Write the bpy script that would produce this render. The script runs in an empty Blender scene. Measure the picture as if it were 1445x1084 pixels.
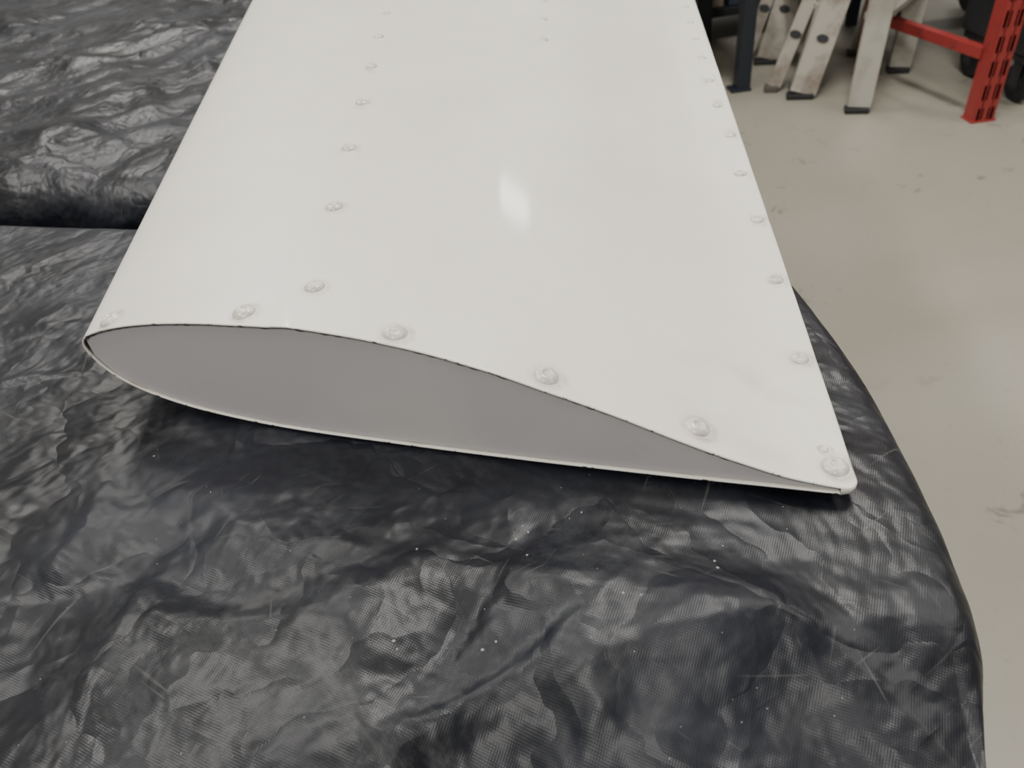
import bpy, bmesh, math, random
import numpy as np
from mathutils import Vector, Matrix, noise
from mathutils.bvhtree import BVHTree
random.seed(4)
T=0.82                      # wing reference height (bench top level)
CAM=Vector((0,0,1.02)); PITCH=math.atan(870/1050); ROLL=math.radians(8); FPX=1050
F=Vector((0,math.cos(PITCH),-math.sin(PITCH))); U0=Vector((0,math.sin(PITCH),math.cos(PITCH))); R0=Vector((1,0,0))
XC=math.cos(ROLL)*R0-math.sin(ROLL)*U0; YC=math.sin(ROLL)*R0+math.cos(ROLL)*U0
def ray(px,py): return XC*(px-722.5)+YC*(542-py)+F*FPX
def onz(px,py,z=0.0):
    d=ray(px,py); return CAM+d*((z-CAM.z)/d.z)
def ony(px,py,y):
    d=ray(px,py); return CAM+d*(y/d.y)
scene=bpy.context.scene
# ---------------------------------------------------------------- materials
def mat(name,col,rough=.5,metal=0,coat=0,spec=.5):
    m=bpy.data.materials.new(name); m.use_nodes=True; nt=m.node_tree; b=nt.nodes['Principled BSDF']
    b.inputs['Base Color'].default_value=(*col,1); b.inputs['Roughness'].default_value=rough
    b.inputs['Metallic'].default_value=metal; b.inputs['Coat Weight'].default_value=coat
    b.inputs['Specular IOR Level'].default_value=spec
    return m,nt,b
def N(nt,t,**k):
    n=nt.nodes.new(t)
    for a,v in k.items(): setattr(n,a,v)
    return n
def tex(nt,scale,detail=4,rough=.5,kind='ShaderNodeTexNoise',vec=None,dist=0,ntype=None):
    n=nt.nodes.new(kind)
    if ntype: n.noise_type=ntype
    n.inputs['Scale'].default_value=scale
    if 'Detail' in n.inputs: n.inputs['Detail'].default_value=detail
    if 'Roughness' in n.inputs: n.inputs['Roughness'].default_value=rough
    if 'Distortion' in n.inputs: n.inputs['Distortion'].default_value=dist
    if vec is None:
        tc=nt.nodes.new('ShaderNodeTexCoord'); nt.links.new(tc.outputs['Object'],n.inputs['Vector'])
    else: nt.links.new(vec,n.inputs['Vector'])
    return n
def aniso(nt,rot,sc,off=0):
    tc=N(nt,'ShaderNodeTexCoord'); a=N(nt,'ShaderNodeMapping'); b=N(nt,'ShaderNodeMapping')
    nt.links.new(tc.outputs['Object'],a.inputs[0]); nt.links.new(a.outputs[0],b.inputs[0])
    a.inputs['Rotation'].default_value=(0,0,rot); b.inputs['Scale'].default_value=(1,sc,1); b.inputs['Location'].default_value=(off,off*3,off)
    return b.outputs[0]
def ramp(nt,src,stops):
    r=nt.nodes.new('ShaderNodeValToRGB'); nt.links.new(src,r.inputs[0]); e=r.color_ramp.elements
    while len(e)<len(stops): e.new(.5)
    for i,(p,c) in enumerate(stops):
        e[i].position=p; e[i].color=(c,c,c,1) if not isinstance(c,tuple) else (*c,1)
    return r.outputs[0]
def mix(nt,fac,a,b,mode='MIX'):
    m=nt.nodes.new('ShaderNodeMix'); m.data_type='RGBA'; m.blend_type=mode
    for s,v in ((0,fac),(6,a),(7,b)):
        if hasattr(v,'is_output'): nt.links.new(v,m.inputs[s])
        elif s==0: m.inputs[0].default_value=v
        else: m.inputs[s].default_value=(*v,1)
    return m.outputs[2]
def bump(nt,b,h,strength,dist=.001,prev=None):
    n=nt.nodes.new('ShaderNodeBump'); n.inputs['Strength'].default_value=strength; n.inputs['Distance'].default_value=dist
    nt.links.new(h,n.inputs['Height'])
    if prev is not None: nt.links.new(prev,n.inputs['Normal'])
    nt.links.new(n.outputs[0],b.inputs['Normal']); return n.outputs[0]

wm,nt,b=mat('white_gloss_paint',(.80,.79,.76),.42,coat=.22)
b.inputs['Coat Roughness'].default_value=.08
at=N(nt,'ShaderNodeAttribute',attribute_name='grime')
n1=tex(nt,180,5,.7); n2=tex(nt,14,3)
g=mix(nt,1,at.outputs['Color'],ramp(nt,n1.outputs[0],[(.35,.35),(.65,1.0)]),'MULTIPLY')
c=mix(nt,ramp(nt,n2.outputs[0],[(.3,0.),(.7,1.)]),(.75,.73,.665),(.70,.68,.62))
sc=tex(nt,9,2,.5,vec=aniso(nt,1.0,30)); sm=tex(nt,8,3)
c=mix(nt,mix(nt,1,ramp(nt,sc.outputs[0],[(.70,0.),(.74,.25)]),ramp(nt,sm.outputs[0],[(.55,0.),(.62,1.)]),'MULTIPLY'),c,(.55,.53,.48))
c=mix(nt,g,c,(.27,.23,.18)); nt.links.new(c,b.inputs['Base Color'])
n3=tex(nt,7,2); bump(nt,b,n3.outputs[0],.10,.0015)
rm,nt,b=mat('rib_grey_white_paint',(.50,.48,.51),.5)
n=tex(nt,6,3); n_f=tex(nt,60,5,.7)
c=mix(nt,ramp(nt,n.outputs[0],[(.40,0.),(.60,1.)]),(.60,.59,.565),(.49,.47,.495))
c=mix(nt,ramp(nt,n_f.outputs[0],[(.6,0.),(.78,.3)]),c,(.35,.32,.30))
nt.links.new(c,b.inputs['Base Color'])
edgem,nt,b=mat('chipped_edge_paint',(.7,.7,.68),.35)
n=tex(nt,260,4,.7); nt.links.new(ramp(nt,n.outputs[0],[(.37,(.12,.11,.10)),(.44,(.78,.77,.74))]),b.inputs['Base Color'])
seamm=mat('dark_seam_line',(.13,.115,.11),.6)[0]
rivm,nt,b=mat('rivet_painted',(.72,.71,.67),.30,coat=.2)
n=tex(nt,300,2); nt.links.new(mix(nt,ramp(nt,n.outputs[0],[(.4,0.),(.6,1.)]),(.50,.48,.44),(.66,.64,.59)),b.inputs['Base Color'])

def clothmat(name,seed):
    m,nt,b=mat(name,(.02,.022,.028),.5,spec=.38)
    tc=N(nt,'ShaderNodeTexCoord'); mp=N(nt,'ShaderNodeMapping'); nt.links.new(tc.outputs['Object'],mp.inputs[0])
    mp.inputs['Location'].default_value=(seed,seed*.7,0); mp.inputs['Rotation'].default_value=(0,0,.5)
    v=mp.outputs[0]
    big=tex(nt,9,7,.66,vec=v)
    c=mix(nt,ramp(nt,big.outputs[0],[(.42,0.),(.60,1.)]),(.0045,.0053,.0085),(.0135,.0155,.0225))
    sc=tex(nt,24,10,.78,vec=v); msk=tex(nt,8,3,vec=v)
    k=mix(nt,1,ramp(nt,sc.outputs[0],[(.50,0.),(.66,.42)]),ramp(nt,msk.outputs[0],[(.50,0.),(.58,1.)]),'MULTIPLY')
    c=mix(nt,k,c,(.060,.064,.067))
    for rot,off in ((-.75,2.),(.9,7.)):
        st=tex(nt,14,9,.78,vec=aniso(nt,rot,3.5,off)); ms=tex(nt,6,3,vec=aniso(nt,rot,1,off+4))
        k=mix(nt,1,ramp(nt,st.outputs[0],[(.53,0.),(.67,.42)]),ramp(nt,ms.outputs[0],[(.52,0.),(.58,1.)]),'MULTIPLY')
        c=mix(nt,k,c,(.070,.072,.073))
    for rot,scl,hi,off in ((.6,26,.30,1),(-.5,22,.28,3),(1.35,24,.28,5),(-1.1,20,.25,8),(.1,28,.2,11)):
        s=tex(nt,scl,1,.5,vec=aniso(nt,rot,26,off)); ms=tex(nt,26,3,.6,vec=aniso(nt,rot,1,off))
        k=mix(nt,1,ramp(nt,s.outputs[0],[(.71,0.),(.75,hi)]),ramp(nt,ms.outputs[0],[(.55,0.),(.62,1.)]),'MULTIPLY')
        c=mix(nt,k,c,(.13,.13,.125))
    nt.links.new(c,b.inputs['Base Color'])
    nt.links.new(ramp(nt,big.outputs[0],[(.3,.34),(.7,.47)]),b.inputs['Roughness'])
    w0=tex(nt,15,4,.55,vec=v,dist=.2); p=bump(nt,b,w0.outputs[0],.6,.013)
    w1=tex(nt,10,7,.62,vec=v,ntype='RIDGED_MULTIFRACTAL'); p=bump(nt,b,w1.outputs[0],.7,.0045,p)
    dn=tex(nt,10,4,.6,vec=v); vm=N(nt,'ShaderNodeVectorMath',operation='MULTIPLY_ADD'); nt.links.new(dn.outputs['Color'],vm.inputs[0]); vm.inputs[1].default_value=(.12,.12,0); nt.links.new(v,vm.inputs[2])
    vo=N(nt,'ShaderNodeTexVoronoi',feature='DISTANCE_TO_EDGE'); vo.inputs['Scale'].default_value=19
    nt.links.new(vm.outputs[0],vo.inputs['Vector'])
    p=bump(nt,b,vo.outputs['Distance'],.38,.010,p)
    wv=N(nt,'ShaderNodeTexWave'); wv.inputs['Scale'].default_value=420; nt.links.new(v,wv.inputs[0])
    wv2=N(nt,'ShaderNodeTexWave',bands_direction='Y'); wv2.inputs['Scale'].default_value=420; nt.links.new(v,wv2.inputs[0])
    mm=mix(nt,1,wv.outputs[0],wv2.outputs[0],'ADD'); bump(nt,b,mm,.12,.0002,p)
    return m
cm=clothmat('black_nylon_cloth',3.1); cm2=clothmat('black_nylon_cloth_rear',8.3)
alum,nt,b=mat('ladder_aluminium',(.55,.54,.50),.5,.2)
n=tex(nt,7,5,.6); nt.links.new(ramp(nt,n.outputs[0],[(.28,(.26,.24,.20)),(.55,(.46,.45,.40))]),b.inputs['Base Color'])
alum2,nt,b=mat('ladder_grimy_paint',(.55,.53,.47),.55)
n=tex(nt,9,5,.65); nt.links.new(ramp(nt,n.outputs[0],[(.28,(.19,.155,.12)),(.54,(.44,.41,.36))]),b.inputs['Base Color'])
black=mat('black_rubber',(.015,.015,.017),.6)[0]
greyrub=mat('grey_rubber',(.09,.085,.075),.7)[0]
navy=mat('navy_steel',(.014,.019,.029),.45)[0]
red,nt,b=mat('red_rack_paint',(.36,.022,.02),.45)
n=tex(nt,20,5,.7); nt.links.new(ramp(nt,n.outputs[0],[(.32,(.18,.03,.03)),(.45,(.31,.035,.032))]),b.inputs['Base Color'])
beige=mat('beige_board',(.42,.36,.27),.6)[0]
grey=mat('bluegrey_plastic',(.06,.075,.11),.5)[0]
dark=mat('dark_grey_metal',(.03,.032,.037),.5)[0]
wood=mat('bench_wood',(.30,.2,.11),.6)[0]

# ---------------------------------------------------------------- helpers
def obj(name,verts,faces,mats,parent=None,smooth=False):
    me=bpy.data.meshes.new(name); me.from_pydata([tuple(v) for v in verts],[],faces); me.update()
    for m in (mats if isinstance(mats,list) else [mats]): me.materials.append(m)
    if smooth: me.polygons.foreach_set('use_smooth',[True]*len(me.polygons))
    o=bpy.data.objects.new(name,me); scene.collection.objects.link(o)
    if parent: o.parent=parent
    return o
def empty(name):
    o=bpy.data.objects.new(name,None); scene.collection.objects.link(o); return o
def boxm(bm,c,s,rot=None):
    M=Matrix.Translation(c)@(rot.to_4x4() if rot else Matrix())@Matrix.Diagonal((*s,1))
    return bmesh.ops.create_cube(bm,size=1,matrix=M)
def bmobj(name,bm,m,parent=None,bev=0,smooth=False):
    me=bpy.data.meshes.new(name); bm.to_mesh(me); bm.free()
    me.materials.append(m); o=bpy.data.objects.new(name,me); scene.collection.objects.link(o)
    if parent: o.parent=parent
    if smooth: me.polygons.foreach_set('use_smooth',[True]*len(me.polygons))
    if bev:
        md=o.modifiers.new('b','BEVEL'); md.width=bev; md.segments=2; md.limit_method='ANGLE'
    return o
def beam_rot(a,bb,side):
    z=(bb-a).normalized(); x=(side-z*side.dot(z)).normalized(); y=z.cross(x)
    return Matrix((x,y,z)).transposed()
def beam(bm,a,bb,w,d,side=Vector((1,0,0))):
    a=Vector(a);bb=Vector(bb); boxm(bm,(a+bb)/2,(w,d,(bb-a).length),beam_rot(a,bb,side))
def channel(bm,a,bb,w,d,t,side,back=1):
    a=Vector(a);bb=Vector(bb); R=beam_rot(a,bb,side); L=(bb-a).length; m=(a+bb)/2
    boxm(bm,m,(w,t,L),R)
    for s in (-1,1): boxm(bm,m+R@Vector((s*(w/2-t/2),back*d/2,0)),(t,d,L),R)
def cyl(bm,a,bb,r,seg=20):
    a=Vector(a);bb=Vector(bb); R=beam_rot(a,bb,Vector((.3,.5,.11)))
    bmesh.ops.create_cone(bm,cap_ends=True,segments=seg,radius1=r,radius2=r,depth=(bb-a).length,matrix=Matrix.Translation((a+bb)/2)@R.to_4x4())

# ---------------------------------------------------------------- room
fm_,nt,b=mat('floor_epoxy_grey',(.42,.405,.37),.38)
a1=tex(nt,1.3,5,.6); a2=tex(nt,60,4,.7); a3=tex(nt,9,7,.75,dist=.5); a4=tex(nt,2.4,3,.6)
c=mix(nt,ramp(nt,a1.outputs[0],[(.3,0.),(.7,1.)]),(.325,.307,.257),(.28,.263,.22))
c=mix(nt,ramp(nt,a2.outputs[0],[(.60,0.),(.75,.35)]),c,(.16,.145,.115))
k=mix(nt,1,ramp(nt,a3.outputs[0],[(.60,0.),(.65,.8)]),ramp(nt,a4.outputs[0],[(.44,0.),(.54,1.)]),'MULTIPLY')
c=mix(nt,k,c,(.16,.145,.12))
nt.links.new(c,b.inputs['Base Color']); nt.links.new(ramp(nt,a1.outputs[0],[(.3,.38),(.7,.5)]),b.inputs['Roughness'])
wallm=mat('wall_paint',(.5,.5,.5),.8)[0]; ceilm=mat('ceiling_paint',(.7,.7,.7),.85)[0]
X0,X1,Y0,Y1,H=-4,5.5,-4,6.5,3.5
def slab(name,c,s,m):
    bm=bmesh.new(); boxm(bm,Vector(c),s); return bmobj(name,bm,m)
slab('floor',((X0+X1)/2,(Y0+Y1)/2,-.05),(X1-X0,Y1-Y0,.1),fm_)
slab('ceiling',((X0+X1)/2,(Y0+Y1)/2,H+.05),(X1-X0,Y1-Y0,.1),ceilm)
slab('wall_back',((X0+X1)/2,Y1+.05,H/2),(X1-X0,.1,H),wallm)
slab('wall_front',((X0+X1)/2,Y0-.05,H/2),(X1-X0,.1,H),wallm)
slab('wall_left',(X0-.05,(Y0+Y1)/2,H/2),(.1,Y1-Y0,H),wallm)
slab('wall_right',(X1+.05,(Y0+Y1)/2,H/2),(.1,Y1-Y0,H),wallm)
lampm=bpy.data.materials.new('lamp_diffuser'); lampm.use_nodes=True
bb=lampm.node_tree.nodes['Principled BSDF']; bb.inputs['Emission Color'].default_value=(1,.98,.94,1); bb.inputs['Emission Strength'].default_value=3
fixm=mat('lamp_housing',(.7,.7,.7),.4)[0]
def lamp(x,y,e,sx=.35,sy=1.2):
    p=empty('ceiling_light_fixture')
    bm=bmesh.new(); boxm(bm,Vector((x,y,H-.035)),(sx+.06,sy+.06,.07)); bmobj('housing',bm,fixm,p,.005)
    bm=bmesh.new(); boxm(bm,Vector((x,y,H-.075)),(sx,sy,.01)); bmobj('diffuser',bm,lampm,p)
    l=bpy.data.lights.new('tube','AREA'); l.shape='RECTANGLE'; l.size=sx; l.size_y=sy; l.energy=e; l.color=(1,.965,.90)
    o=bpy.data.objects.new('tube_light',l); o.location=(x,y,H-.09); scene.collection.objects.link(o); o.parent=p
for (x,y,e,sx,sy) in ((-1.8,.6,56,.35,1.2),(.7,1.3,76,.35,1.2),(2.9,1.0,45,.35,1.2),(-1.4,3.2,60,.35,1.2),(1.75,5.5,32,.5,.5),(4.2,5.2,34,.5,.5),(-.4,-2.0,72,.35,1.2)): lamp(x,y,e,sx,sy)

# ---------------------------------------------------------------- wing section
LE=Vector((-.1772,.2693)); TE=Vector((.1088,.1568)); dLE=Vector((-.053,1)); dTE=Vector((.190,1))
up=[(0,.0300),(.012,.0352),(.035,.0385),(.067,.0415),(.15,.0462),(.236,.0487),(.32,.0497),(.40,.0485),(.488,.0455),(.59,.0385),(.67,.0310),(.736,.0243),(.80,.0170),(.87,.0098),(.935,.0048),(1,.0032)]
lo=[(0,.0300),(.006,.0235),(.022,.0165),(.05,.0105),(.092,.0055),(.16,.0008),(.28,-.0028),(.45,-.0034),(.62,-.0028),(.80,-.0010),(.927,.0008),(1,.0022)]
def interp(tab,u):
    th=math.acos(max(-1,min(1,1-2*u))); T_=[math.acos(1-2*a) for a,_ in tab]; Z=[z for _,z in tab]; n=len(tab)
    i=0
    while i<n-2 and th>T_[i+1]: i+=1
    def sl(j):
        if j==0: return (Z[1]-Z[0])/(T_[1]-T_[0])
        if j==n-1: return (Z[-1]-Z[-2])/(T_[-1]-T_[-2])
        return (Z[j+1]-Z[j-1])/(T_[j+1]-T_[j-1])
    h=T_[i+1]-T_[i]; t=(th-T_[i])/h
    return (2*t**3-3*t*t+1)*Z[i]+(t**3-2*t*t+t)*h*sl(i)+(-2*t**3+3*t*t)*Z[i+1]+(t**3-t*t)*h*sl(i+1)
def wp(u,s,top,off=0):
    z=interp(up if top else lo,u)
    if top: z+=.0007*math.tanh((u-.325)*100)*min(1,u*3)*(1-u)
    z=(z+.0034)*(1+.45*s)-.0034
    L=LE+dLE*s; E=TE+dTE*s; p=L+(E-L)*u
    return Vector((p.x,p.y,T+z))
SPAN=1.75
ss=[i*.001 for i in range(6)]+[.006+.0016*i for i in range(60)]
s=ss[-1]
while s<SPAN: s+=.002+ (s-.1)*.05; ss.append(min(s,SPAN))
NU=230; us=[(1-math.cos(math.pi*i/NU))/2 for i in range(NU+1)]
def umax(s,r=.0055,ch=.3):
    return 1 if s>=r else 1-(r-math.sqrt(max(0,r*r-(r-s)**2)))/ch
verts=[];faces=[];ring=2*NU
for s in ss:
    um=umax(s)
    for i in range(NU,0,-1): verts.append(wp(us[i]*um,s,True))
    for i in range(0,NU): verts.append(wp(us[i]*um,s,False))
for r in range(len(ss)-1):
    for k in range(ring):
        a=r*ring+k; b2=r*ring+(k+1)%ring; faces.append((a,b2,b2+ring,a+ring))
bvh=BVHTree.FromPolygons([tuple(v) for v in verts],faces)
riv=[]
def rp(px,py,r):
    d=ray(px,py).normalized(); loc,nr,_,_=bvh.ray_cast(CAM,d)
    if loc is None: return
    if nr.z<0: nr=-nr
    riv.append((loc,nr,r))
for q in ((157,452),(345,442),(557,471),(770,532),(983,604),(1178,660)): rp(*q,.0048)
for q in ((444,406),(472,293),(493,210),(511,146),(524,95),(535,53),(545,20)): rp(*q,.0043)
for q in ((1128,507),(1094,396),(1068,311),(1045,246),(1030,192),(1012,150),(1000,115),(990,83),(982,57),(974,33),(967,11)): rp(*q,.0039)
for q in ((767,57),(767,28),(766,2)): rp(*q,.004)
rp(1161,634,.0022)
wing=empty('aircraft_wing_panel')
for r in range(len(ss)):
    for k in range(NU):
        v=verts[r*ring+k]
        if v.y>.6: continue
        for (l,nr,rr) in riv:
            d2=(v.x-l.x)**2+(v.y-l.y)**2
            if d2<.0012: v.z-=.00040*math.exp(-d2/.00009)
skin=obj('skin',verts,faces,[wm,edgem],wing,True)
ga=skin.data.attributes.new('grime','FLOAT_COLOR','POINT'); vals=[]
for v in verts:
    g=0
    if v.z>T-.1 and v.y<.55:
        for k,(l,nr,r) in enumerate(riv):
            dx=v.x-l.x; dy=v.y-l.y
            if abs(dx)<.025 and abs(dy)<.025:
                d=math.hypot(dx-.0008,dy+.0008)/r
                w=.75 if k in(4,5) else (.6 if k<6 else .5)
                if d<2.4: g=max(g,w*math.exp(-((d-1.05)/.28)**2)+ (.18 if k in(4,5,13) else .05)*max(0,1-d/2.4))
        q=noise.noise(Vector((v.x*60,v.y*60,3))); dd=(Vector((v.x,v.y))-Vector((.098,.195))).length
        g+=max(0,q)*.6*max(0,1-dd/.065)
    g=min(1,g); vals+= [g,g,g,1]
ga.data.foreach_set('color',vals)
sol=skin.modifiers.new('thick','SOLIDIFY'); sol.thickness=.0007; sol.offset=-1; sol.use_rim=True; sol.material_offset_rim=1
def rib(s,name,m,inset):
    top=[wp(us[i]*.985+.005,s,True)+Vector((0,0,-inset)) for i in range(NU-3)]
    bot=[wp(us[i]*.985+.005,s,False)+Vector((0,0,inset)) for i in range(NU-3)]
    k=len(top)
    return obj(name,top+bot,[(i,i+1,k+i+1,k+i) for i in range(k-1) if top[i+1].z>bot[i+1].z],m,wing,False)
rib(.0014,'rib_plate',rm,.0006)
def strip(name,s,w,m,u0,u1,top):
    V=[];Fc=[]
    sg=-1 if top else 1
    for i in range(401):
        u=u0+(u1-u0)*i/400
        V.append(wp(u,s,top)+Vector((0,0,sg*.0006))); V.append(wp(u,s,top)+Vector((0,0,sg*(.0006+w*(.5+1.2*abs(noise.noise(Vector((u*60,s,0)))))))))
    for i in range(400): Fc.append((2*i,2*i+2,2*i+3,2*i+1))
    return obj(name,V,Fc,m,wing)
strip('seam_upper',.0012,.0009,seamm,.01,.9,True)  # dark strip of uneven width along the skin-to-rib joint
strip('seam_lower',.0012,.0003,rivm,.03,.9,False)
rib(SPAN-.002,'root_rib_plate',rm,.0006)
def rivet_geo(V,Fc,loc,nr,r):
    prof=[(1.0,-.08),(1.0,.06),(.93,.24),(.78,.40),(.58,.50),(.42,.54),(.34,.50),(.27,.43),(.16,.43),(0,.45)]
    seg=28; t=nr.orthogonal().normalized(); w=nr.cross(t); base=len(V)
    for (a,hh) in prof[:-1]:
        for k in range(seg):
            an=2*math.pi*k/seg; V.append(loc+(t*math.cos(an)+w*math.sin(an))*a*r+nr*hh*r)
    V.append(loc+nr*prof[-1][1]*r); m=len(prof)-1
    for j in range(m-1):
        for k in range(seg): Fc.append((base+j*seg+k,base+j*seg+(k+1)%seg,base+(j+1)*seg+(k+1)%seg,base+(j+1)*seg+k))
    for k in range(seg): Fc.append((base+(m-1)*seg+k,base+(m-1)*seg+(k+1)%seg,base+m*seg))
V=[];Fc=[]
for l,nr,r in riv: rivet_geo(V,Fc,l-Vector((0,0,.00032)),nr,r)
obj('rivet_heads',V,Fc,rivm,wing,True)

# ---------------------------------------------------------------- draped cloth over benches
def creasefield(P,seed,n,xr,yr,amp,wid,ln):
    rs=np.random.RandomState(seed); h=np.zeros(len(P))
    for _ in range(n):
        cx=rs.uniform(*xr); cy=rs.uniform(*yr); an=rs.choice([.45,-.7,1.3,2.4])+rs.normal()*.35
        L=ln*rs.uniform(.4,1.4); w=wid*rs.uniform(.4,1.5); A=amp*rs.uniform(.2,1)*rs.choice([1,1,-.6]); kv=rs.normal()*3
        dx=P[:,0]-cx; dy=P[:,1]-cy; al=dx*math.cos(an)+dy*math.sin(an); pe=-dx*math.sin(an)+dy*math.cos(an)+kv*al*al
        w1=w*np.where(pe>0,1,2.2)
        x=np.minimum(1,np.abs(pe)/w1)
        h+=A*np.exp(-(al/L)**2)*(.65*(1-x)+.35*(1-x*x)**2)
    return h
def drape(name,Q,ztop,zbot,R,m,ampf,seed,cr,parent,nx=300,ny=220,warp=None,small=.0006):
    A,B,C,D=[Vector(q) for q in Q]
    LX=((A-D).length+(B-C).length)/2; LY=((B-A).length+(C-D).length)/2
    hang=R*math.pi/2+(ztop-zbot-R)
    o=[-hang+(hang-R*1.6)*(i/46) for i in range(46)]+[-R*1.6+R*1.6*i/12 for i in range(12)]
    def inner(L,n,p): return [L*(1-(1-i/n)**p) if p>1 else L*i/n for i in range(n+1)]
    xs=o+inner(LX,nx,1.6)+[LX-q for q in reversed(o)]; ys=o+inner(LY,ny,1)+[LY-q for q in reversed(o)]
    base=[];nor=[];mat2=[];Z=[];K=[]
    for yy in ys:
        for xx in xs:
            ex=xx-max(0,min(LX,xx)); ey=yy-max(0,min(LY,yy)); u=max(0,min(1,xx/LX)); v=max(0,min(1,yy/LY))
            P=(D*(1-u)+A*u)*(1-v)+(C*(1-u)+B*u)*v
            if warp: P=warp(P,u)
            e=math.hypot(ex,ey); o_=Vector((0,0)); out=0; dr=0
            if e>0:
                ux=(A-D).normalized()*ex+(B-A).normalized()*ey; o_=ux.normalized()
                e=min(e,hang)
                if e<R*math.pi/2: out=R*math.sin(e/R); dr=R*(1-math.cos(e/R))
                else:
                    q=e-R*math.pi/2; dr=R+q
                    tp=(P.x+P.y*1.3)+math.atan2(ey,ex)*.12
                    out=R+.03*q+(math.sin(tp*38+seed)*.6+math.sin(tp*71+2)*.4)*.02*min(1,q/.25)
            X=P+o_*out; base.append((X.x,X.y)); nor.append((o_.x,o_.y)); mat2.append((P.x+o_.x*e,P.y+o_.y*e)); Z.append(ztop-dr); K.append(min(1,e/(R*1.57)))
    base=np.array(base);nor=np.array(nor);M2=np.array(mat2);Z=np.array(Z);K=np.array(K)
    h=cr(M2)
    h=h*np.array([ampf(x,y) for x,y in M2])
    h+=np.array([small*(noise.noise(Vector((x*22,y*22,seed)))+.6*noise.noise(Vector((x*55,y*55,seed)))) for x,y in M2])
    Z=Z+h*(1-K); base=base+nor*(h*K)[:,None]; Z=np.maximum(Z,zbot)
    V=[(a[0],a[1],z) for a,z in zip(base,Z)]
    W=len(xs); Fc=[(j*W+i,j*W+i+1,(j+1)*W+i+1,(j+1)*W+i) for j in range(len(ys)-1) for i in range(W-1)]
    return obj(name,V,Fc,m,parent,True)
def amp1(x,y):
    L=y-(.20-.38*x)
    a=1.0
    if L>-.015: a=.12
    elif L>-.055: a=.12+.88*(-.015-L)/.04
    if x<-.2 and y>.3: a=max(a,.8)
    a*=1+max(0,.16-y)*8
    return a
def cr1(P):
    h=creasefield(P,11,300,(-.55,.16),(.02,.42),.0021,.009,.042)
    h+=creasefield(P,5,90,(-.55,.14),(.0,.19),.0056,.018,.058)
    h-=np.maximum(0,.125-P[:,1])**1.5*.55
    return h
def warp1(P,u):
    y=P.y; k=max(0,(y-.05)/(.35-.05)); k=min(1,k)
    return Vector((P.x+.017*math.sin(math.pi*k)*u**3,P.y))
def bench(p,pts,z):
    bm=bmesh.new()
    vs=[bm.verts.new((x,y,zz)) for zz in (z-.03,z) for x,y in pts]
    k=len(pts); bm.faces.new(vs[:k][::-1]); bm.faces.new(vs[k:])
    for i in range(k): bm.faces.new((vs[i],vs[(i+1)%k],vs[k+(i+1)%k],vs[k+i]))
    bmesh.ops.recalc_face_normals(bm,faces=bm.faces); bmobj('bench_top',bm,wood,p)
    cx=sum(q[0] for q in pts)/k; cy=sum(q[1] for q in pts)/k
    for i,(x,y) in enumerate(pts):
        bm=bmesh.new(); boxm(bm,Vector((cx+(x-cx)*.88,cy+(y-cy)*.75,(z-.03)/2)),(.06,.06,z-.03)); bmobj('bench_leg_%d'%(i+1),bm,wood,p,.003)
w1_=empty('tarp_covered_workbench'); w2_=empty('tarp_covered_workbench')
cl=drape('black_tarp',[(.098,.03),(.127,.328),(-.80,.655),(-.80,.10)],T-.0055,.02,.012,cm,amp1,1.7,cr1,w1_,nx=340,ny=250,warp=warp1)
bench(w1_,[(.088,.04),(.118,.320),(-.79,.645),(-.79,.11)],T-.045)
def cr2(P):
    return creasefield(P,21,170,(-.9,.1),(.4,1.4),.0055,.020,.12)+creasefield(P,8,50,(-.9,.1),(.3,1.4),.012,.05,.25)*.6
drape('black_tarp_sheet',[(.05,.50),(.10,1.75),(-1.3,1.75),(-1.3,.98)],T-.03,.02,.035,cm2,lambda x,y:1,5.2,cr2,w2_,nx=240,ny=200,small=.0012)
bench(w2_,[(.045,.51),(.095,1.74),(-1.29,1.74),(-1.29,.985)],T-.065)
V=[];Fc=[]
lint=[(737,740),(745,748),(728,760),(1008,795),(1012,808),(560,915),(680,915),(556,905),(880,855),(905,856),(1020,768),(700,905),(300,700),(215,640),(590,780),(820,720),(745,790)]
pts=[onz(*q,T-.003) for q in lint]+[Vector((random.uniform(-.24,.09),random.uniform(.08,.25),T)) for _ in range(110)]
dg=bpy.context.evaluated_depsgraph_get(); bv=BVHTree.FromObject(cl,dg)
for i,p in enumerate(pts):
    h=bv.ray_cast(Vector((p.x,p.y,T+.1)),Vector((0,0,-1)))
    if h[0] is None: continue
    l=h[0]; r=random.uniform(.0003,.00055) if i<17 else random.uniform(.0001,.00025); b0=len(V)
    for k in range(5):
        an=k*1.257+random.random()*.5; V.append((l.x+math.cos(an)*r*random.uniform(.5,1.3),l.y+math.sin(an)*r,l.z+.0001))
    V.append((l.x,l.y,l.z+r*.8))
    for k in range(5): Fc.append((b0+k,b0+(k+1)%5,b0+5))
obj('lint_specks',V,Fc,mat('lint_white',(.28,.28,.27),.7)[0],w1_)

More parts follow.
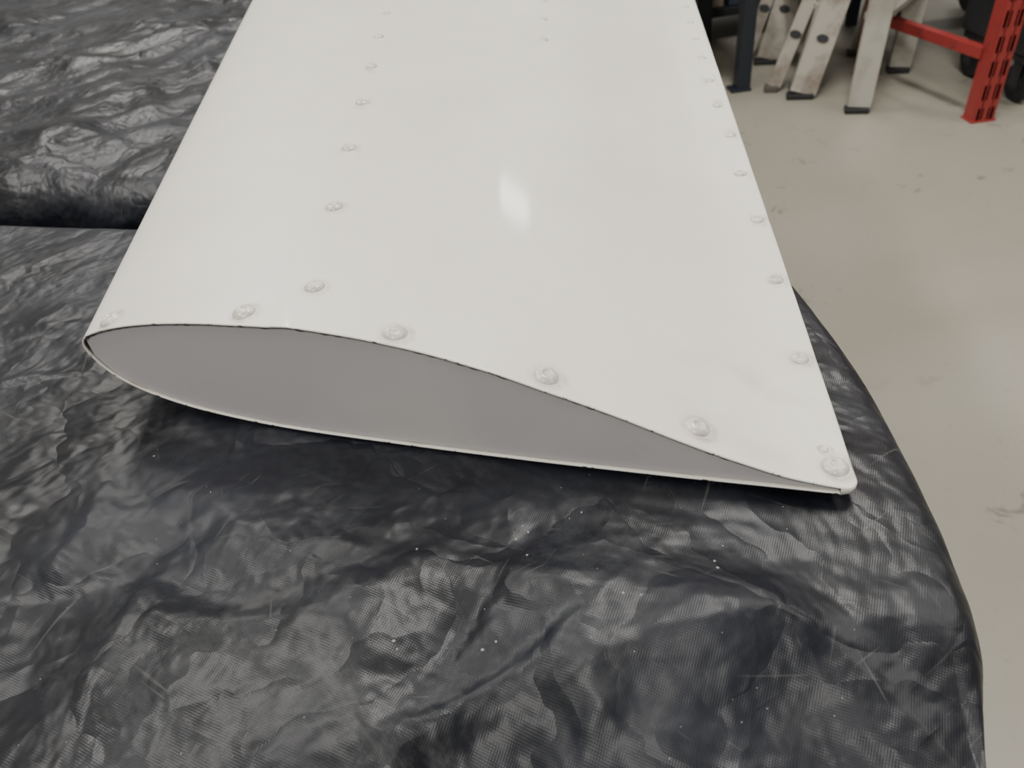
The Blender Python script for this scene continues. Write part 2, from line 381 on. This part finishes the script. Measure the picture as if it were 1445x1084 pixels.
# ---------------------------------------------------------------- background objects
def stepladder(b1,t1,b2,r1,r2,Lr,mr,w1,w2,ovals=False):
    p=empty('step_ladder'); up_=(t1-b1).normalized(); top1=b1+up_*Lr; top2=b2+up_*Lr
    tgt=Vector((1,-.35,0))
    for i,(a,tp,r) in enumerate(((b1,top1,r1),(b2,top2,r2))):
        bm=bmesh.new(); channel(bm,a+up_*.02,tp,w1,.028,.004,tgt,1); bmobj('front_rail_%d'%(i+1),bm,mr,p,.001)
        bm=bmesh.new(); R=Matrix.Rotation(-.33,3,'Z'); boxm(bm,a+Vector((0,.012,.009)),(w1+.003,.045,.018),R); bmobj('foot_%d'%(i+1),bm,black,p,.004)
        tq=tp-up_*.06
        bm=bmesh.new(); channel(bm,r+(tq-r).normalized()*.02,tq,w2,.022,.004,tgt,1); bmobj('rear_rail_%d'%(i+1),bm,mr,p,.001)
        bm=bmesh.new(); boxm(bm,r+Vector((0,.01,.011)),(w2+.004,.04,.022),R); bmobj('rear_foot_%d'%(i+1),bm,greyrub,p,.004)
        if ovals:
            for (rr,tt) in ((a,tp),(r,tq)):
                uu=(tt-rr).normalized(); Rm=beam_rot(rr,tt,tgt)
                for hz in (.20,.50,.80):
                    bm=bmesh.new(); bmesh.ops.create_cone(bm,cap_ends=True,segments=24,radius1=.015,radius2=.015,depth=.006,matrix=Matrix.Translation(rr+uu*hz-Rm@Vector((0,.003,0)))@Rm.to_4x4()@Matrix.Rotation(math.pi/2,4,'X')@Matrix.Diagonal((1.35,.85,1,1)))
                    bmobj('rail_hole_dark_disc_%d_%d'%(i,int(hz*100)),bm,dark,p)  # solid dark disc, its colour standing in for the shade inside an oval rail hole
    k=1; side=b2-b1
    while k*.29<Lr-.1:
        c=b1+up_*(.29*k)+Vector((0,.015,0)); bm=bmesh.new(); beam(bm,c,c+side,.075,.02,Vector((.2,1,0))); bmobj('tread_%d'%k,bm,mr,p,.002); k+=1
    for kk in (.25,.6):
        bm=bmesh.new(); cyl(bm,r1.lerp(top1,kk),r2.lerp(top2,kk),.011); bmobj('rear_brace_%d'%int(kk*100),bm,mr,p)
    bm=bmesh.new(); beam(bm,top1-side*.05,top2+side*.05,.13,.05,tgt); bmobj('top_cap',bm,mr,p,.006)
    return p
b1=onz(1210,160); t1=ony(1246,0,b1.y+.03); b2=onz(1268,103)
stepladder(b1,t1,b2,b1+Vector((-.10,.28,0)),b2+Vector((-.06,.24,0)),1.5,alum,.072,.04)
b1=onz(1130,140); t1=ony(1180,0,b1.y+.03); b2=b1+Vector((.02,.40,0)); r1=onz(1089,130)
stepladder(b1,t1,b2,r1,r1+Vector((.02,.36,0)),1.5,alum2,.088,.045,True)
# navy steel table
p=empty('steel_table'); a=onz(1046,126); ax=a.x; ay=a.y
WT=.45
for i,(dx,dy) in enumerate(((0,0),(-WT,0),(0,.5),(-WT,.5))):
    bm=bmesh.new(); beam(bm,(ax+dx,ay+dy,0.008),(ax+dx,ay+dy,.75),.05,.05); bmobj('leg_%d'%(i+1),bm,navy,p,.003)
    bm=bmesh.new(); boxm(bm,Vector((ax+dx-.01,ay+dy,.005)),(.075,.065,.01)); bmobj('foot_plate_%d'%(i+1),bm,navy,p,.002)
bm=bmesh.new(); boxm(bm,Vector((ax-WT/2,ay+.25,.77)),(WT+.07,.57,.04)); bmobj('table_top',bm,navy,p,.004)
for i,dy in enumerate((0,.5)):
    bm=bmesh.new(); boxm(bm,Vector((ax-WT/2,ay+dy,.36)),(WT,.03,.05)); bmobj('rail_%d'%(i+1),bm,navy,p,.002)
bm=bmesh.new(); boxm(bm,Vector((ax-WT/2,ay+.25,.38)),(WT-.02,.48,.02)); bmobj('lower_shelf',bm,navy,p,.002)
# red pallet rack
p=empty('pallet_rack'); a=onz(1386,172); hgt=2.2
def post(x,y,nm):
    w,d,tk=.066,.05,.003; bm=bmesh.new()
    boxm(bm,Vector((x-w/2+.008,y,hgt/2)),(.016,tk,hgt)); boxm(bm,Vector((x+w/2-.008,y,hgt/2)),(.016,tk,hgt)); boxm(bm,Vector((x,y,hgt/2)),(.026,tk,hgt))
    z=0.0
    while z<hgt-.05:
        for sx in (-.0165,.0165): boxm(bm,Vector((x+sx,y,z+.022)),(.018,tk,.046))
        z+=.07
    for sx in (-1,1): boxm(bm,Vector((x+sx*w/2,y+d/2,hgt/2)),(tk,d,hgt))
    bmobj(nm,bm,red,p)
    bm=bmesh.new(); boxm(bm,Vector((x,y+d/2,hgt/2)),(w-.012,.01,hgt-.02)); bmobj(nm+'_inner',bm,dark,p)
    bm=bmesh.new(); boxm(bm,Vector((x,y+d/2,.003)),(w+.012,d+.012,.006)); bmobj(nm+'_base',bm,red,p,.001)
A1=Vector((a.x-.03,a.y+.04,.20)); q=onz(1286,40,.20); q=A1+(q-A1)*1.5; x2,y2=q.x,q.y
post(a.x,a.y,'post_1'); post(x2,y2,'post_2'); post(a.x+2.0,a.y+.1,'post_3'); post(x2+2.0,y2+.1,'post_4')
A2=Vector((x2,y2+.02,.20))
for z in (.20,1.0,1.9):
    bm=bmesh.new(); beam(bm,A1+Vector((0,0,z-.2)),A2+Vector((0,0,z-.2)),.028,.034); bmobj('tie_%d'%int(z*10),bm,red,p,.002)
bm=bmesh.new(); beam(bm,A1+Vector((0,0,.8)),A2+Vector((0,0,1.7)),.03,.03); bmobj('diagonal',bm,red,p,.002)
for z in (.85,1.6):
    bm=bmesh.new(); beam(bm,(a.x,a.y+.03,z),(a.x+2,a.y+.13,z),.04,.1,Vector((0,1,0))); bmobj('beam_%d'%int(z*10),bm,red,p,.002)
    bm=bmesh.new(); beam(bm,(x2,y2+.03,z),(x2+2,y2+.13,z),.04,.1,Vector((0,1,0))); bmobj('beam_back_%d'%int(z*10),bm,red,p,.002)
def cart(cx,cy,w,d,h,m,name,wr=.06,nd=3):
    p=empty(name); z0=wr*2+.03
    bm=bmesh.new(); boxm(bm,Vector((cx,cy,z0+h/2)),(w,d,h)); bmobj('body',bm,m,p,.015)
    bm=bmesh.new(); boxm(bm,Vector((cx,cy,z0+h+.012)),(w+.03,d+.03,.024)); bmobj('lid',bm,dark,p,.008)
    bm=bmesh.new(); boxm(bm,Vector((cx,cy,z0-.012)),(w*.95,d*.95,.024)); bmobj('base_frame',bm,dark,p,.004)
    for k in range(nd):
        bm=bmesh.new(); boxm(bm,Vector((cx,cy-d/2-.006,z0+h*(.2+.3*k))),(w*.9,.012,h*.25)); bmobj('drawer_%d'%(k+1),bm,m,p,.004)
    i=1
    for sx in(-1,1):
        for sy in(-1,1):
            x=cx+sx*(w/2-.05); y=cy+sy*(d/2-.05); bm=bmesh.new(); cyl(bm,(x-.016,y,wr),(x+.016,y,wr),wr,28); bmobj('wheel_%d'%i,bm,black,p,.006)
            bm=bmesh.new(); cyl(bm,(x-.019,y,wr),(x+.019,y,wr),wr*.45,20); bmobj('hub_%d'%i,bm,dark,p)
            bm=bmesh.new(); beam(bm,(x-.024,y,wr*.8),(x-.024,y,z0-.01),.004,.04); beam(bm,(x+.024,y,wr*.8),(x+.024,y,z0-.01),.004,.04); boxm(bm,Vector((x,y,z0-.026)),(.052,.05,.006)); bmobj('fork_%d'%i,bm,dark,p); i+=1
q=onz(1430,155); cart(q.x+.27,q.y+.20,.55,.36,.6,dark,'tool_cart')
q=onz(1322,112); cart(q.x+.31,q.y+.58,.50,.36,.5,grey,'utility_cart',.08)
# dark storage shelf further back
p=empty('storage_shelf'); q=onz(1215,70); x0=q.x-.72; x1=q.x+.10; y0=q.y+.32
for i,(x,y) in enumerate(((x0,y0),(x1,y0),(x0,y0+.45),(x1,y0+.45))):
    bm=bmesh.new(); boxm(bm,Vector((x,y,.9)),(.04,.04,1.8)); bmobj('upright_%d'%(i+1),bm,navy,p,.002)
for i,z in enumerate((.12,.65,1.2,1.75)):
    bm=bmesh.new(); boxm(bm,Vector(((x0+x1)/2,y0+.225,z)),(x1-x0,.45,.03)); bmobj('shelf_%d'%(i+1),bm,dark,p,.002)
bm=bmesh.new(); boxm(bm,Vector(((x0+x1)/2,y0+.44,.9)),(x1-x0,.01,1.7)); bmobj('back_panel',bm,dark,p)
for i,(fx,wd,m_) in enumerate(((.18,.24,beige),(.5,.24,grey),(.82,.26,dark))):
    bm=bmesh.new(); boxm(bm,Vector((x0+(x1-x0)*fx,y0+.2,.135+.14)),(wd,.34,.28)); bmobj('bin_%d'%(i+1),bm,m_,p,.006)
# ---------------------------------------------------------------- world, camera
w=bpy.data.worlds.new('World'); scene.world=w; w.use_nodes=True
w.node_tree.nodes['Background'].inputs[0].default_value=(.8,.85,.9,1); w.node_tree.nodes['Background'].inputs[1].default_value=.3
cd=bpy.data.cameras.new('Camera'); co=bpy.data.objects.new('Camera',cd); scene.collection.objects.link(co)
cd.sensor_width=36; cd.lens=36*FPX/1445; cd.clip_start=.01
co.matrix_world=Matrix.Translation(CAM)@Matrix((XC,YC,-F)).transposed().to_4x4()
cd.dof.use_dof=True; cd.dof.focus_distance=.30; cd.dof.aperture_fstop=18
scene.camera=co
